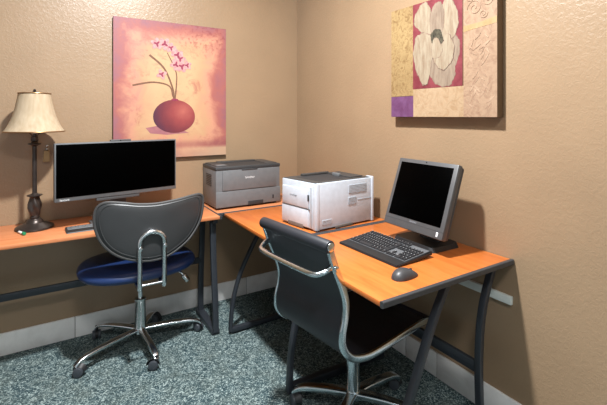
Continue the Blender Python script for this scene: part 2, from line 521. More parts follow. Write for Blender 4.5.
# ------------------------------------------------------------------ canvas with the orchid (left wall)
cx, cz, hw, hh = -1.010, 1.545, .380, .464
pa = thing('painting', 'square peach canvas painting of pink orchids in a round plum vase on the left wall', 'painting', (cx, -.0008, cz))
bm = NB(); box(bm, (-hw, -.028, -hh), (hw, 0, hh), .002); obj('canvas', bm, M['canvas_sideA'], pa)
bm = NB(); box(bm, (-hw + .001, -.0292, -hh + .001), (hw - .001, -.0275, hh - .001)); obj('painted_ground', bm, M['orchid_ground'], pa)
def flatA(name, poly, mat, lvl, parent=pa, org=None):
    bm = NB(); y0, y1 = -.0285, -.0294 - .0004 * lvl
    prism(bm, poly, lambda x, z: V(x, y0, z), lambda x, z: V(x, y1, z))
    return obj(name, bm, mat, parent)
def ell(cx_, cz_, a, b_, rot=0, n=20):
    c, s = math.cos(rot), math.sin(rot)
    return [(cx_ + a * math.cos(t) * c - b_ * math.sin(t) * s, cz_ + a * math.cos(t) * s + b_ * math.sin(t) * c) for t in [2 * PI * k / n for k in range(n)]]
def W(x, z): return (x - cx, z - cz)
# brush shadow under the vase
vx, vz = W(-1.004, 1.362)
flatA('vase_shadow_stroke', [(vx - .19, vz - .075), (vx - .10, vz - .06), (vx + .03, vz - .085), (vx + .10, vz - .113), (vx - .05, vz - .124), (vx - .16, vz - .112)], M['vase_shadow'], 1)
bm = NB()
prism(bm, [(x, z * .825 if z < 0 else z * .86) for x, z in ell(0, 0, .142, .136, 0, 40)], lambda x, z: V(x, .0005, z), lambda x, z: V(x, -.0015, z))
vo_ = obj('painted_vase', bm, M['vase'], pa, (vx, -.0292, vz))
flatA('vase_mouth', ell(vx + .002, vz + .117, .024, .008), M['petal_core'], 5)
def stroke(pts, w0, w1, n=8):
    P = spline([V(x - cx, 0, z - cz) for x, z in pts], n); L = []; R = []
    for i, p in enumerate(P):
        t = (P[min(i + 1, len(P) - 1)] - P[max(i - 1, 0)]).normalized(); w = (w0 + (w1 - w0) * i / (len(P) - 1)) / 2
        L.append((p.x - t.z * w, p.z + t.x * w)); R.append((p.x + t.z * w, p.z - t.x * w))
    return L + R[::-1]
flatA('painted_stem', stroke([(-1.012, 1.48), (-1.014, 1.548), (-1.073, 1.690), (-1.169, 1.776)], .009, .014), M['stem'], 2)
flatA('painted_stem', stroke([(-1.002, 1.48), (-.991, 1.588), (-.996, 1.677), (-1.053, 1.800)], .010, .006), M['stem'], 2)
flatA('painted_stem', stroke([(-1.016, 1.50), (-1.040, 1.572), (-1.145, 1.594), (-1.275, 1.568)], .008, .012), M['stem'], 2)
for i, (x, z, s, a0, np_) in enumerate([(-1.121, 1.855, .034, .3, 5), (-1.070, 1.858, .036, 1.0, 5), (-1.028, 1.835, .030, .2, 5), (-.985, 1.790, .036, .6, 5), (-.966, 1.765, .034, 0, 5), (-.995, 1.722, .034, .8, 5), (-.955, 1.712, .036, .2, 5), (-.918, 1.722, .028, .5, 5), (-1.090, 1.650, .030, .4, 4)]):
    fx, fz = W(x, z)
    bm = NB()
    for k in range(np_):
        a = a0 + 2 * PI * k / np_
        prism(bm, ell(fx + s * .62 * math.cos(a), fz + s * .62 * math.sin(a), s * .62, s * .42, a, 14),
              lambda X, Z: V(X, -.0285, Z), lambda X, Z, k=k, i=i: V(X, -.0310 - .00012 * k - .0002 * (i % 3), Z))
    fl = obj('orchid_flower', bm, M['petal_pink'], pa)
    bm = NB()
    for k in range(3):
        a = a0 + .5 + 2 * PI * k / 3
        prism(bm, ell(fx + s * .25 * math.cos(a), fz + s * .25 * math.sin(a), s * .42, s * .2, a, 10), lambda X, Z: V(X, -.029, Z), lambda X, Z, k=k: V(X, -.0322 - .0001 * k, Z))
    obj('flower_heart', bm, M['petal_core'], fl)

# ------------------------------------------------------------------ canvas with the white flower (right wall)
by, bz = -1.474, 1.671
pb = thing('painting', 'collage canvas painting of a large white flower on wine red on the right wall', 'painting', (-.0008, by, bz))
# local: wall plane x=0, front x=-.048; picture runs along -y (left y=+) and z
Lw, Lh0, Lh1 = .328, -.309, .300
bm = NB(); box(bm, (-.046, -Lw, Lh0), (0, Lw, Lh1), .0025); obj('canvas', bm, M['canvas_side'], pb)
def flatB(name, poly, mat, lvl, curve=False, parent=pb, ruffle=0):
    bm = NB(); x0, x1 = -.0455, -.0472 - .0004 * lvl
    P = [(y - by, z - bz) for y, z in poly]
    if curve:
        P = [(p.x, p.y) for p in spline([V(a, c, 0) for a, c in P], 8, True)]
        if ruffle:
            ga, gc = sum(p[0] for p in P) / len(P), sum(p[1] for p in P) / len(P)
            P = [(ga + (a - ga) * k_, gc + (c - gc) * k_) for (a, c), k_ in zip(P, [1 + ruffle * (math.sin(i_ * .9 + lvl * 2) + .7 * math.sin(i_ * 2.1 + lvl)) for i_ in range(len(P))])]
    prism(bm, P, lambda a, c: V(x0, a, c), lambda a, c: V(x1, a, c))
    return obj(name, bm, mat, parent)
def rectB(y0, z0, y1, z1): return [(y0, z0), (y1, z0), (y1, z1), (y0, z1)]
YL, YR, ZB, ZTp = by + Lw - .001, by - Lw + .001, bz + Lh0 + .001, bz + Lh1 - .001
flatB('gold_panel', rectB(YL, 1.478, -1.314, ZTp), M['gold_panel'], 0)
flatB('purple_panel', rectB(YL, ZB, -1.314, 1.476), M['purple_panel'], 1)
flatB('red_panel', rectB(-1.312, 1.513, -1.624, ZTp), M['red_panel'], 1)
flatB('peach_panel', rectB(-1.314, ZB, -1.630, 1.512), M['peach_panel'], 0)
flatB('leaf_panel', rectB(-1.630, ZB, YR, ZTp), M['pink_panel'], 0)
flatB('gold_band', [(-1.630, 1.768), (-1.72, 1.776), (YR, 1.782), (YR, 1.812), (-1.72, 1.800), (-1.630, 1.796)], M['band_gold'], 2)
rl = random.Random(3)
for k in range(15):   # embossed feathery leaf strokes of the right-hand panel
    zc = 1.40 + .025 * k
    for sgn in (-1, 1):
        yc = -1.715 + rl.uniform(-.02, .02) + sgn * .012; L_ = rl.uniform(.035, .066); up_a = rl.uniform(.5, 1.1); sg = sgn * (1 if (k // 4) % 2 else -1)
        dy_, dz_ = sgn * L_ * math.cos(up_a), L_ * math.sin(up_a) * (1 if k % 8 < 4 else -1)
        ny, nz = -dz_ * .09, dy_ * .09
        P = [(yc, zc), (yc + dy_ * .4 + ny, zc + dz_ * .4 + nz), (yc + dy_, zc + dz_), (yc + dy_ * .5 - ny, zc + dz_ * .5 - nz)]
        flatB('leaf_stroke', P, M['leaf_relief'], 1 + .11 * (2 * k + (sgn > 0)), True)
for i, (yy, zz, r0) in enumerate([(-1.69, 1.87, .040), (-1.755, 1.895, .034), (-1.665, 1.93, .03), (-1.735, 1.835, .022)]):
    bm = NB(); pts = []
    for k in range(26):
        a = i + k * .42; r = r0 * (1 - k / 28)
        pts.append(V(-.0476, yy - by + r * math.cos(a), zz - bz + r * math.sin(a)))
    tube(bm, pts, .0022, 6); obj('scroll_stroke', bm, M['leaf_relief'], pb)
pet = [('blossom2', 2, [(-1.517, 1.726), (-1.561, 1.763), (-1.596, 1.743), (-1.604, 1.691), (-1.587, 1.629), (-1.553, 1.600), (-1.50, 1.66)]),
       ('blossom2', 3, [(-1.443, 1.676), (-1.433, 1.6), (-1.462, 1.544), (-1.508, 1.521), (-1.553, 1.53), (-1.575, 1.587), (-1.561, 1.661), (-1.508, 1.682)]),
       ('blossom', 4, [(-1.471, 1.80), (-1.414, 1.80), (-1.366, 1.824), (-1.328, 1.875), (-1.353, 1.933), (-1.394, 1.963), (-1.423, 1.933), (-1.445, 1.862)]),
       ('blossom', 4, [(-1.499, 1.775), (-1.500, 1.891), (-1.535, 1.950), (-1.575, 1.915), (-1.596, 1.844), (-1.587, 1.787), (-1.553, 1.745)]),
       ('blossom2', 5, [(-1.443, 1.800), (-1.440, 1.90), (-1.480, 1.945), (-1.510, 1.91), (-1.512, 1.84), (-1.495, 1.78)]),
       ('blossom', 6, [(-1.462, 1.704), (-1.437, 1.769), (-1.394, 1.799), (-1.343, 1.784), (-1.326, 1.69), (-1.353, 1.592), (-1.394, 1.536), (-1.423, 1.578), (-1.437, 1.661)]),
       ('blossom_core', 7, [(-1.443, 1.745), (-1.437, 1.792), (-1.471, 1.812), (-1.504, 1.791), (-1.515, 1.711), (-1.49, 1.707), (-1.471, 1.748)]),
       ('blossom', 8, [(-1.460, 1.665), (-1.48, 1.701), (-1.517, 1.741), (-1.535, 1.775), (-1.57, 1.718), (-1.561, 1.646), (-1.517, 1.604), (-1.48, 1.625)]),
       ('blossom', 9, [(-1.448, 1.675), (-1.452, 1.750), (-1.478, 1.762), (-1.504, 1.705), (-1.49, 1.67)])]
for m, lv, P in pet:
    if m != 'blossom_core':
        gy, gz = sum(p[0] for p in P) / len(P), sum(p[1] for p in P) / len(P)
        P = [(gy + (a - gy) * 1.10, gz + (c - gz) * 1.04) for a, c in P]
    if m != 'blossom_core':
        gy, gz = sum(p[0] for p in P) / len(P), sum(p[1] for p in P) / len(P)
        flatB('petal_outline', [(gy + (a - gy) * 1.045, gz + (c - gz) * 1.03) for a, c in P], M['blossom_edge'], lv - .5, True, ruffle=.03)
    flatB('painted_stamens' if m == 'blossom_core' else 'painted_petal', P, M[m], lv, True, ruffle=.03)

# ------------------------------------------------------------------ table lamp
lamp = thing('table_lamp', 'tall dark bronze table lamp with a cream bell shade on the left desk', 'lamp', (-1.803, -.158, ZT))
bm = NB()
lathe(bm, [(.090, 0), (.094, .004), (.092, .012), (.078, .020), (.056, .028), (.044, .034), (.040, .044), (.033, .050), (.028, .056)], 40)
obj('base', bm, M['bronze'], lamp)
bm = NB(); pr = [(.022, .054), (.024, .062), (.022, .070), (.025, .082), (.030, .100), (.032, .118), (.030, .138), (.024, .158), (.021, .170), (.026, .178), (.020, .186)]
pr2 = []
for (r0, z0), (r1, z1) in zip(pr, pr[1:]):
    for k in range(3): pr2.append((r0 + (r1 - r0) * k / 3, z0 + (z1 - z0) * k / 3))
pr2.append(pr[-1])
lathe(bm, pr2, 48, mod=lambda a, z: 1 + (.15 if .07 < z < .172 else .0) * math.sin(4 * a + 48 * z))
obj('twisted_stem', bm, M['bronze'], lamp)
bm = NB(); lathe(bm, [(.030, .180), (.038, .183), (.038, .187), (.020, .191), (.0115, .198), (.0115, .458), (.018, .463), (.032, .470), (.032, .474), (.018, .479), (.015, .485), (.020, .490), (.018, .512), (.010, .515), (.010, .53)], 24)
obj('pole', bm, M['bronze'], lamp)
bm = NB()
prs = []
for k in range(15):
    t = k / 14; prs.append((.077 + .034 * t + .034 * t ** 3.2, .755 - .215 * t))
out = prs + [(r - .0025, z) for r, z in prs[::-1]]
lathe(bm, out + [out[0]], 48, cap=False)
sh = obj('shade', bm, M['shade'], lamp)
for r, z in ((.0775, .753), (.1455, .541)):
    bm = NB(); tube(bm, [V(r * math.cos(2 * PI * k / 48), r * math.sin(2 * PI * k / 48), z) for k in range(48)], .0035, 8, True)
    tag(obj('trim_ring', bm, M['bronze_hi'], sh), 'brass coloured trim cord')
bm = NB()
for k in range(3):
    a = 2 * PI * k / 3
    rod(bm, (0, 0, .752), (.076 * math.cos(a), .076 * math.sin(a), .752), .0018, 6)
for s in (-1, 1):
    tube(bm, spline([V(s * .010, 0, .515), V(s * .045, 0, .57), V(s * .05, 0, .66), V(s * .02, 0, .745), V(0, 0, .755)], 6), .002, 6)
obj('harp', bm, M['bronze'], lamp)
bm = NB(); lathe(bm, [(.004, .750), (.011, .757), (.013, .762), (.006, .766), (.008, .772), (.003, .778)], 16); obj('finial', bm, M['bronze'], lamp)
bm = NB(); lathe(bm, [(.012, .53), (.018, .56), (.029, .60), (.030, .62), (.022, .645), (.006, .655)], 16); obj('bulb', bm, M['pen_white'], lamp)

# pen on the desk
pen = thing('marker_pen', 'white marker pen with a green cap beside the lamp base', 'pen', (-1.856, -.262, ZT), math.radians(-66))
bm = NB(); rod(bm, (-.036, 0, .0075), (.016, 0, .0075), .0065, 12, .002); obj('barrel', bm, M['pen_white'], pen)
bm = NB(); rod(bm, (.013, 0, .0085), (.036, 0, .0085), .0082, 12, .002); obj('cap', bm, M['pen_green'], pen)

# wall fitting behind the left screen
wf = thing('wall_fitting', 'small bronze wall fitting with two bright knobs behind the left screen edge', 'wall fitting', (-1.748, -.0005, 1.095))
bm = NB(); prism(bm, [(-.022, 0), (.018, 0), (.016, .066), (-.014, .066)], lambda x, z: V(x, 0, z), lambda x, z: V(x * .9, -.03, z)); obj('body', bm, M['bronze_hi'], wf)
for z in (.075, .094):
    bm = NB(); bmesh.ops.create_uvsphere(bm, u_segments=12, v_segments=8, radius=.009, matrix=Matrix.Translation((.002, -.012, z))); obj('knob', bm, M['alu'], wf)

# ------------------------------------------------------------------ left all-in-one / ultrawide screen
yaw1 = math.radians(8.2)
m1 = thing('monitor', 'wide black switched off screen in a thin grey frame behind the left chair', 'monitor', (-1.377, -.255, ZT), yaw1)
# local: screen faces -y
w1, z0, z1 = .338, .158, .478
bm = NB(); box(bm, (-w1, -.012, z0), (w1, .022, z1), .004); obj('housing', bm, M['bezel'], m1)
bm = NB(); box(bm, (-w1 + .008, -.0135, z0 + .022), (w1 - .008, -.0115, z1 - .007), .0006); obj('screen', bm, M['screen'], m1)
bm = text_bm('lenovo', .017, frame_M((-w1 + .048, -.0135, z0 + .010), (1, 0, 0), (0, 0, 1)), spacing=1.0); tag(obj('logo', bm, M['label_white'], m1, fix=False), 'small white lettering on the lower left of the frame')
bm = NB(); box(bm, (-.055, -.010, z1 - .001), (.06, .016, z1 + .010), .003)
wc = obj('webcam', bm, M['bezel2'], m1)
bm = NB(); rod(bm, (0, -.0115, z1 + .0048), (0, -.009, z1 + .0048), .0032, 12); obj('lens', bm, M['screen'], wc)
bm = NB(); box(bm, (-.13, -.008, z0 - .020), (.11, .022, z0 - .0005), .004); tag(obj('speaker_bar', bm, M['bezel2'], m1), 'dark bar under the screen')
bm = NB(); sweep(bm, [V(0, .032, .010), V(0, .042, .12), V(0, .034, .30)], rrect(.09, .018, .006), up=(1, 0, 0)); obj('stand', bm, M['bezel2'], m1)
bm = NB(); box(bm, (-.15, .004, 0), (.15, .105, .012), .005); obj('stand_base', bm, M['bezel2'], m1)

# ------------------------------------------------------------------ keyboards
KROWS = [[1, .35, 1, 1, 1, 1, .35, 1, 1, 1, 1, .35, 1, 1, 1, 1, .3, 1, 1, 1, .3, 0, 0, 0, 0],
         [1] * 13 + [2, .3, 1, 1, 1, .3, 1, 1, 1, 1],
         [1.5] + [1] * 12 + [1.5, .3, 1, 1, 1, .3, 1, 1, 1, 1],
         [1.8] + [1] * 11 + [2.2, 3.6, 1, 1, 1, 1],
         [2.3] + [1] * 10 + [2.7, 1.3, 1, 1.3, 1, 1, 1, 1],
         [1.4, 1.2, 1.3, 5.6, 1.3, 1.2, 1.5, 1.5, .3, 1, 1, 1, .3, 2, 1, 1]]
GAPS = {0: {1, 6, 11, 16, 20, 21, 22, 23, 24}, 1: {14, 18}, 2: {14, 18}, 3: {13}, 4: {12, 14}, 5: {8, 12}}
def keyboard(name, label, loc, rotz, W_, D_, separate):
    k = thing(name, label, 'keyboard', loc, rotz)
    # local: x along width, y depth (+y = back)
    bm = NB(); prof = [(-D_ / 2, 0.0), (-D_ / 2, .008), (-D_ / 2 + .05, .013), (D_ / 2, .028), (D_ / 2 + .004, .024), (D_ / 2, .006)]
    prof = [(-D_ / 2, .002), (-D_ / 2 + .003, .010), (-D_ / 2 + .055, .0125), (D_ / 2 - .004, .028), (D_ / 2, .026), (D_ / 2, .012), (0, .004)]
    prism(bm, prof, lambda y, z: V(-W_ / 2, y, z), lambda y, z: V(W_ / 2, y, z))
    bmesh.ops.bevel(bm, geom=[e for e in bm.edges if abs(e.verts[0].co.x) > W_ / 2 - .001 and abs(e.verts[1].co.x - e.verts[0].co.x) < .001], offset=.004, segments=2, affect='EDGES')
    obj('case', bm, M['blackplastic'], k)
    sl = (.028 - .0125) / (D_ - .059)
    def zs(y): return .0125 + (y + D_ / 2 - .055) * sl
    ylo, yhi = -D_ / 2 + .058, D_ / 2 - .010
    unit = (W_ - .024) / 23.2; pitch = (yhi - ylo) / 6.25
    bm = NB(); prism(bm, [(ylo - .001, zs(ylo)), (yhi + .001, zs(yhi)), (yhi + .001, zs(yhi) + .0012), (ylo - .001, zs(ylo) + .0012)], lambda y, z: V(-W_ / 2 + .010, y, z), lambda y, z: V(W_ / 2 - .010, y, z))
    obj('key_well', bm, M['keygap'], k)
    allb = NB()
    cnt = 0
    for r, row in enumerate(KROWS):
        tot = sum(row); x = -W_ / 2 + .012
        sc = (W_ - .024) / tot if r else unit
        y1 = yhi - pitch * r - (.25 * pitch if r > 0 else 0); y0 = y1 - pitch
        for i, u in enumerate(row):
            x0, x1 = x, x + u * sc; x = x1
            if i in GAPS.get(r, ()): continue
            g = .0016
            bm = NB() if separate else allb
            zt = zs((y0 + y1) / 2) + .0075; zb = zs((y0 + y1) / 2) + .001
            A = [V(x0 + g, y0 + g, zb), V(x1 - g, y0 + g, zb), V(x1 - g, y1 - g, zb), V(x0 + g, y1 - g, zb)]
            e = .0022
            B = [V(x0 + g + e, y0 + g + e, zt - sl * pitch * .4), V(x1 - g - e, y0 + g + e, zt - sl * pitch * .4), V(x1 - g - e, y1 - g - e * .5, zt + sl * pitch * .4), V(x0 + g + e, y1 - g - e * .5, zt + sl * pitch * .4)]
            a = [bm.verts.new(p) for p in A]; c = [bm.verts.new(p) for p in B]
            for q in range(4): bm.faces.new((a[q], a[(q + 1) % 4], c[(q + 1) % 4], c[q]))
            bm.faces.new(c); bm.faces.new(a[::-1])
            if separate and u < 5:      # the small pale legend on the key
                lx, lz = (B[0].x + .0022), zt - .0008
                d = .0024
                yv = B[3].y - .0040
                sy = lambda yy: (B[0].z + (B[3].z - B[0].z) * (yy - B[0].y) / (B[3].y - B[0].y)) + .0002
                q = [bm.verts.new(V(lx, yv, sy(yv))), bm.verts.new(V(lx + d, yv, sy(yv))), bm.verts.new(V(lx + d, yv + .003, sy(yv + .003))), bm.verts.new(V(lx, yv + .003, sy(yv + .003)))]
                bm.faces.new(q).material_index = 1
            if separate:
                o = obj('key', bm, [M['keys'], M['legend']], k, fix=False); cnt += 1
    if separate: allb.free()
    else: obj('key_block', allb, M['keys'], k)
    return k
keyboard('keyboard', 'black keyboard lying in front of the tilted computer on the near desk', (-.402, -1.458, ZT), math.radians(-88.5), .385, .225, True)
keyboard('keyboard', 'slim dark keyboard on the left desk half hidden by the left chair', (-1.458, -.322, ZT), math.radians(3), .40, .105, False).scale = (1, 1, .5)

# ------------------------------------------------------------------ mouse
ms = thing('computer_mouse', 'black computer mouse beside the keyboard on the near desk', 'mouse', (-.545, -1.732, ZT), math.radians(4))
bm = NB(); nu, nv = 28, 9; rings = []
for i in range(nv + 1):
    ph = PI / 2 * i / nv; f = max(.02, math.cos(ph) ** .75); t = math.sin(ph)
    ring = []
    for k in range(nu):
        a = 2 * PI * k / nu
        lx = .064 * f * math.copysign(abs(math.cos(a)) ** .8, math.cos(a)); ly = .034 * f * math.copysign(abs(math.sin(a)) ** .85, math.sin(a))
        h = .034 - .011 * (lx / .064 + .25) ** 2 - .007 * (lx / .064)
        ring.append(bm.verts.new(V(lx, ly, .001 + h * t)))
    rings.append(ring)
for A, B in zip(rings, rings[1:]):
    for k in range(nu):
        bm.faces.new((A[k], A[(k + 1) % nu], B[(k + 1) % nu], B[k]))
bm.faces.new(rings[0][::-1]); bm.faces.new(rings[-1])
obj('shell', bm, M['aio_back'], ms)
bm = NB(); rod(bm, (.034, -.003, .0205), (.034, .003, .0205), .006, 14); obj('scroll_wheel', bm, M['blackplastic'], ms)

# ------------------------------------------------------------------ right all-in-one computer
TILT = .343; wm, hm = .375, .347
m2 = thing('all_in_one_computer', 'grey all-in-one computer with a black screen tilted back on the near desk', 'computer', (-.207, -1.497, ZT), math.radians(-91.4))
# local: screen faces -y, x to viewer's right
cz2 = .984 - ZT
Rm = Matrix.Translation((0, 0, cz2)) @ Matrix.Rotation(-TILT, 4, 'X')
bm = NB(); box(bm, (-wm / 2, -.001, -hm / 2), (wm / 2, .030, hm / 2), .006, M=Rm); obj('bezel', bm, M['bezel2'], m2)
bm = NB(); box(bm, (-wm / 2 + .004, .028, -hm / 2 + .004), (wm / 2 - .004, .052, hm / 2 - .004), .01, M=Rm); obj('rear_case', bm, M['aio_back'], m2)
bm = NB(); box(bm, (-wm / 2 + .022, -.0022, -hm / 2 + .052), (wm / 2 - .022, -.0005, hm / 2 - .020), .0006, M=Rm); obj('screen', bm, M['screen'], m2)
bm = NB(); box(bm, (-wm / 2 + .002, -.0018, -hm / 2 + .034), (wm / 2 - .002, -.0006, -hm / 2 + .0355), M=Rm); obj('seam_line', bm, M['aio_back'], m2)
bm = text_bm('lenovo', .016, Rm @ frame_M((.005, -.0013, -hm / 2 + .0435), (1, 0, 0), (0, 0, 1))); tag(obj('logo', bm, M['label_ink'], m2, fix=False), 'faint grey lettering under the screen')
bm = NB(); box(bm, (wm / 2 - .036, -.0024, -hm / 2 + .010), (wm / 2 - .026, -.0005, -hm / 2 + .030), .0008, M=Rm); tag(obj('sticker', bm, M['label_white'], m2), 'small white sticker on the lower right corner')
bm = NB(); rod(bm, Rm @ V(0, -.0022, hm / 2 - .010), Rm @ V(0, 0, hm / 2 - .010), .003, 12); obj('webcam', bm, M['screen'], m2)
bm = NB()
prism(bm, [(p[0], p[1]) for p in rrect(.265, .20, .03, 5)], lambda x, y: V(x - .012, y + .058, 0), lambda x, y: V(x * .94 - .012, y * .92 + .058, .022)); obj('stand_base', bm, M['blackplastic'], m2)
bm = NB(); sweep(bm, spline([V(0, .075, .015), V(0, .098, .10), V(0, .095, .18), V(0, .058, cz2 + .01)], 5), rrect(.12, .03, .01), up=(1, 0, 0)); obj('stand_arm', bm, M['blackplastic'], m2)

# ------------------------------------------------------------------ grey printer in the corner
gp = thing('printer', 'grey laser printer with a dark top in the corner on the left desk', 'printer', (-.562, -.160, ZT), 0)
hx, hy, hz = .240, .140, .292
bm = NB(); box(bm, (-hx, -hy + .004, .012), (hx, hy, hz - .018), .006); obj('body', bm, M['greyp'], gp)
bm = NB(); box(bm, (-hx - .002, -hy, hz - .030), (hx + .002, hy, hz - .006), .006); obj('top_cover', bm, M['greyp_dark'], gp)
bm = NB()   # raised rim of the output tray, U of three bars
box(bm, (-hx + .012, -hy + .03, hz - .010), (-hx + .10, hy - .012, hz), .004); box(bm, (hx - .10, -hy + .03, hz - .010), (hx - .012, hy - .012, hz), .004); box(bm, (-hx + .09, hy - .05, hz - .010), (hx - .09, hy - .012, hz + .004), .004)
tp = obj('tray_rim', bm, M['topdark'], gp)
bm = NB(); box(bm, (-hx + .10, -hy + .02, hz - .0075), (hx - .10, hy - .05, hz - .0055)); obj('output_tray', bm, M['slot'], gp)
bm = NB(); box(bm, (-hx + .02, -hy + .03, hz - .0005), (-hx + .085, -hy + .085, hz + .002), .001); obj('control_panel', bm, M['greyp'], gp)
bm = NB(); box(bm, (-hx + .044, -hy - .004, .125), (hx - .034, -hy + .006, hz - .032), .004)
dr = obj('front_door', bm, M['greyp'], gp)
bm = NB(); box(bm, (-.06, -hy - .0052, hz - .040), (.06, -hy + .002, hz - .026), .003); obj('door_grip', bm, M['greyp_dark'], dr)
bm = NB(); box(bm, (-hx - .001, -hy - .002, .014), (hx + .001, -hy + .01, .120), .004)
pt = obj('paper_drawer', bm, M['greyp'], gp)
bm = NB(); box(bm, (-.012, -hy - .0034, .012), (.104, -hy + .004, .040), .002); obj('drawer_grip', bm, M['slot'], pt)
bm = NB(); box(bm, (hx - .064, -hy - .0032, .040), (hx - .052, -hy, .066), .0012); obj('paper_gauge', bm, M['slot'], pt)
bm = text_bm('brother', .022, frame_M((.002, -hy - .0045, .205), (1, 0, 0), (0, 0, 1)), spacing=1.0); tag(obj('logo', bm, M['label_white'], gp, fix=False), 'white brand lettering on the front')
bm = NB(); rod(bm, (hx - .06, -hy - .0035, hz - .052), (hx - .06, -hy, hz - .052), .007, 14); obj('power_button', bm, M['label_white'], gp)
bm = NB()
for k in range(7): box(bm, (-hx - .0015, -.05 + .001, .15 + .012 * k), (-hx + .002, .06, .155 + .012 * k))
obj('side_vent', bm, M['slot'], gp)
for sx in (-1, 1):
    for sy in (-1, 1):
        bm = NB(); rod(bm, (sx * (hx - .03), sy * (hy - .03), 0), (sx * (hx - .03), sy * (hy - .03), .014), .012, 12); obj('foot', bm, M['slot'], gp)

# ------------------------------------------------------------------ white printer
wp = thing('printer', 'white laser printer with a charcoal top beside the tilted computer', 'printer', (-.515, -1.064, ZT), math.radians(3.5))
# local: origin front-left near corner; +x along the long side, +y away from the camera; the door face looks to -x
Lx, Ly, Hz = .428, .300, .268
sk = -.030     # the door face is raked: its far edge stands further out
def wq(x, y): return (x + sk * (y / Ly) * (1 - x / Lx), y)
def wbox(bm, lo, hi, bev=0, mi=0):
    t = NB(); box(t, lo, hi, bev)
    for v in t.verts:
        v.co.x, v.co.y = wq(v.co.x, v.co.y)
    merge(bm, t, None, mi)
bm = NB(); wbox(bm, (.002, .002, .010), (Lx - .002, Ly, Hz - .006), .006); obj('body', bm, M['white'], wp)
bm = NB(); wbox(bm, (0, 0, .004), (.030, .034, Hz - .005), .010); obj('corner_post', bm, M['white'], wp)
bm = NB(); wbox(bm, (Lx - .018, -.003, .004), (Lx, .05, Hz), .005); obj('corner_post', bm, M['white'], wp)
bm = NB(); wbox(bm, (.006, .010, Hz - .010), (Lx - .020, Ly - .004, Hz - .003), .002); obj('top_cover', bm, M['topdark'], wp)
bm = NB(); wbox(bm, (.060, .050, Hz - .0035), (.285, Ly - .050, Hz - .0022)); obj('output_tray', bm, M['slot'], wp)
bm = NB(); wbox(bm, (.285, .045, Hz - .004), (Lx - .045, Ly - .035, Hz + .004), .004); obj('tray_rim', bm, M['topdark'], wp)
bm = NB(); wbox(bm, (.11, Ly - .048, Hz - .004), (.30, Ly - .020, Hz + .010), .004); obj('tray_rim', bm, M['topdark'], wp)
bm = NB(); wbox(bm, (.262, .12, Hz - .003), (.278, .18, Hz + .016), .003); obj('paper_stop', bm, M['greyp'], wp)
bm = NB(); wbox(bm, (-.006, .060, .118), (.006, Ly - .012, Hz - .045), .004); dr = obj('front_door', bm, M['white'], wp)
bm = NB(); wbox(bm, (-.004, .060, .016), (.006, Ly - .006, .112), .003); pt = obj('paper_drawer', bm, M['white'], wp)
bm = NB(); wbox(bm, (-.0055, .105, .004), (.004, .235, .026), .002); obj('drawer_grip', bm, M['brownslot'], pt)
bm = NB(); wbox(bm, (-.0065, .056, .160), (-.002, .066, .195), .001); obj('door_latch', bm, M['greyp_dark'], dr)
bm = NB(); wbox(bm, (-.0045, .052, .1135), (.003, Ly - .006, .1165)); obj('panel_gap', bm, M['greyp'], wp)
bm = NB(); wbox(bm, (-.0030, .036, .02), (.003, .048, Hz - .03), .001); obj('door_hinge_edge', bm, M['grille'], wp)
px_, py__ = wq(-.0064, .185)
dxn = V(0, 1, 0) * Ly + V(sk, 0, 0)
bm = text_bm('brother', .020, frame_M((px_ - .0002, py__, .178), -dxn, (0, 0, 1))); tag(obj('logo', bm, M['label_ink'], wp, fix=False), 'small grey brand lettering on the door')
def grille(x0, z0, x1, z1, nz):
    bm = NB(); box(bm, (x0, -.0005, z0), (x1, .003, z1), .0004)
    dz = (z1 - z0) / nz
    for k in range(nz):
        box(bm, (x0 + .003, -.0012, z0 + dz * (k + .25)), (x1 - .003, .002, z0 + dz * (k + .7)))
    return obj('vent_grille', bm, M['grille'], wp)
grille(.232, .186, .368, .234, 6); grille(.228, .122, .288, .164, 6); grille(.040, .034, .108, .060, 4)
bm = NB(); box(bm, (.30, -.0004, .1435), (Lx - .02, .003, .1455)); obj('panel_seam', bm, M['grille'], wp)
bm = NB(); box(bm, (.132, -.0012, .004), (.262, .004, .018), .001); obj('side_grip', bm, M['brownslot'], wp)
for fx_, fy_ in ((.03, .03), (Lx - .03, .03), (.02, Ly - .03), (Lx - .03, Ly - .03)):
    bm = NB(); rod(bm, (fx_, fy_, 0), (fx_, fy_, .013), .012, 12); obj('foot', bm, M['slot'], wp)

# ------------------------------------------------------------------ casters and five-star bases
def caster(parent, x, y, ang, r=.026):
    """twin-wheel caster under (x,y); ang = rolling direction"""
    d = V(math.cos(ang), math.sin(ang), 0); n = V(-d.y, d.x, 0)
    p = V(x, y, 0) - d * .014
    c = thing_part('caster', parent)
    bm = NB()
    rod(bm, p + n * .006 + V(0, 0, r), p + n * .024 + V(0, 0, r), r, 24, .006); o = obj('wheel', bm, M['casterrim'], c)
    bm = NB()
    rod(bm, p - n * .024 + V(0, 0, r), p - n * .006 + V(0, 0, r), r, 24, .006); o = obj('wheel', bm, M['casterrim'], c)
    return c
def thing_part(name, parent):
    return name_hood(name, parent)
_hood = {}
def name_hood(name, parent):
    x, y, ang = _hood['at']; r = .026
    d = V(math.cos(ang), math.sin(ang), 0)
    bm = NB()
    p = V(x, y, 0) - d * .014
    n = V(-d.y, d.x, 0)
    rod(bm, p - n * .007 + V(0, 0, r), p + n * .007 + V(0, 0, r), .024, 20)
    rod(bm, V(x, y, r + .008), V(x, y, .072), .009, 14)
    pts = [p + V(r * 1.12 * math.cos(a) * d.x, r * 1.12 * math.cos(a) * d.y, r + r * 1.12 * math.sin(a)) for a in [PI * k / 10 for k in range(11)]]
    sweep(bm, pts, rrect(.004, .030, .001, 1), up=None)
    return obj(name, bm, M['blackplastic'], parent)
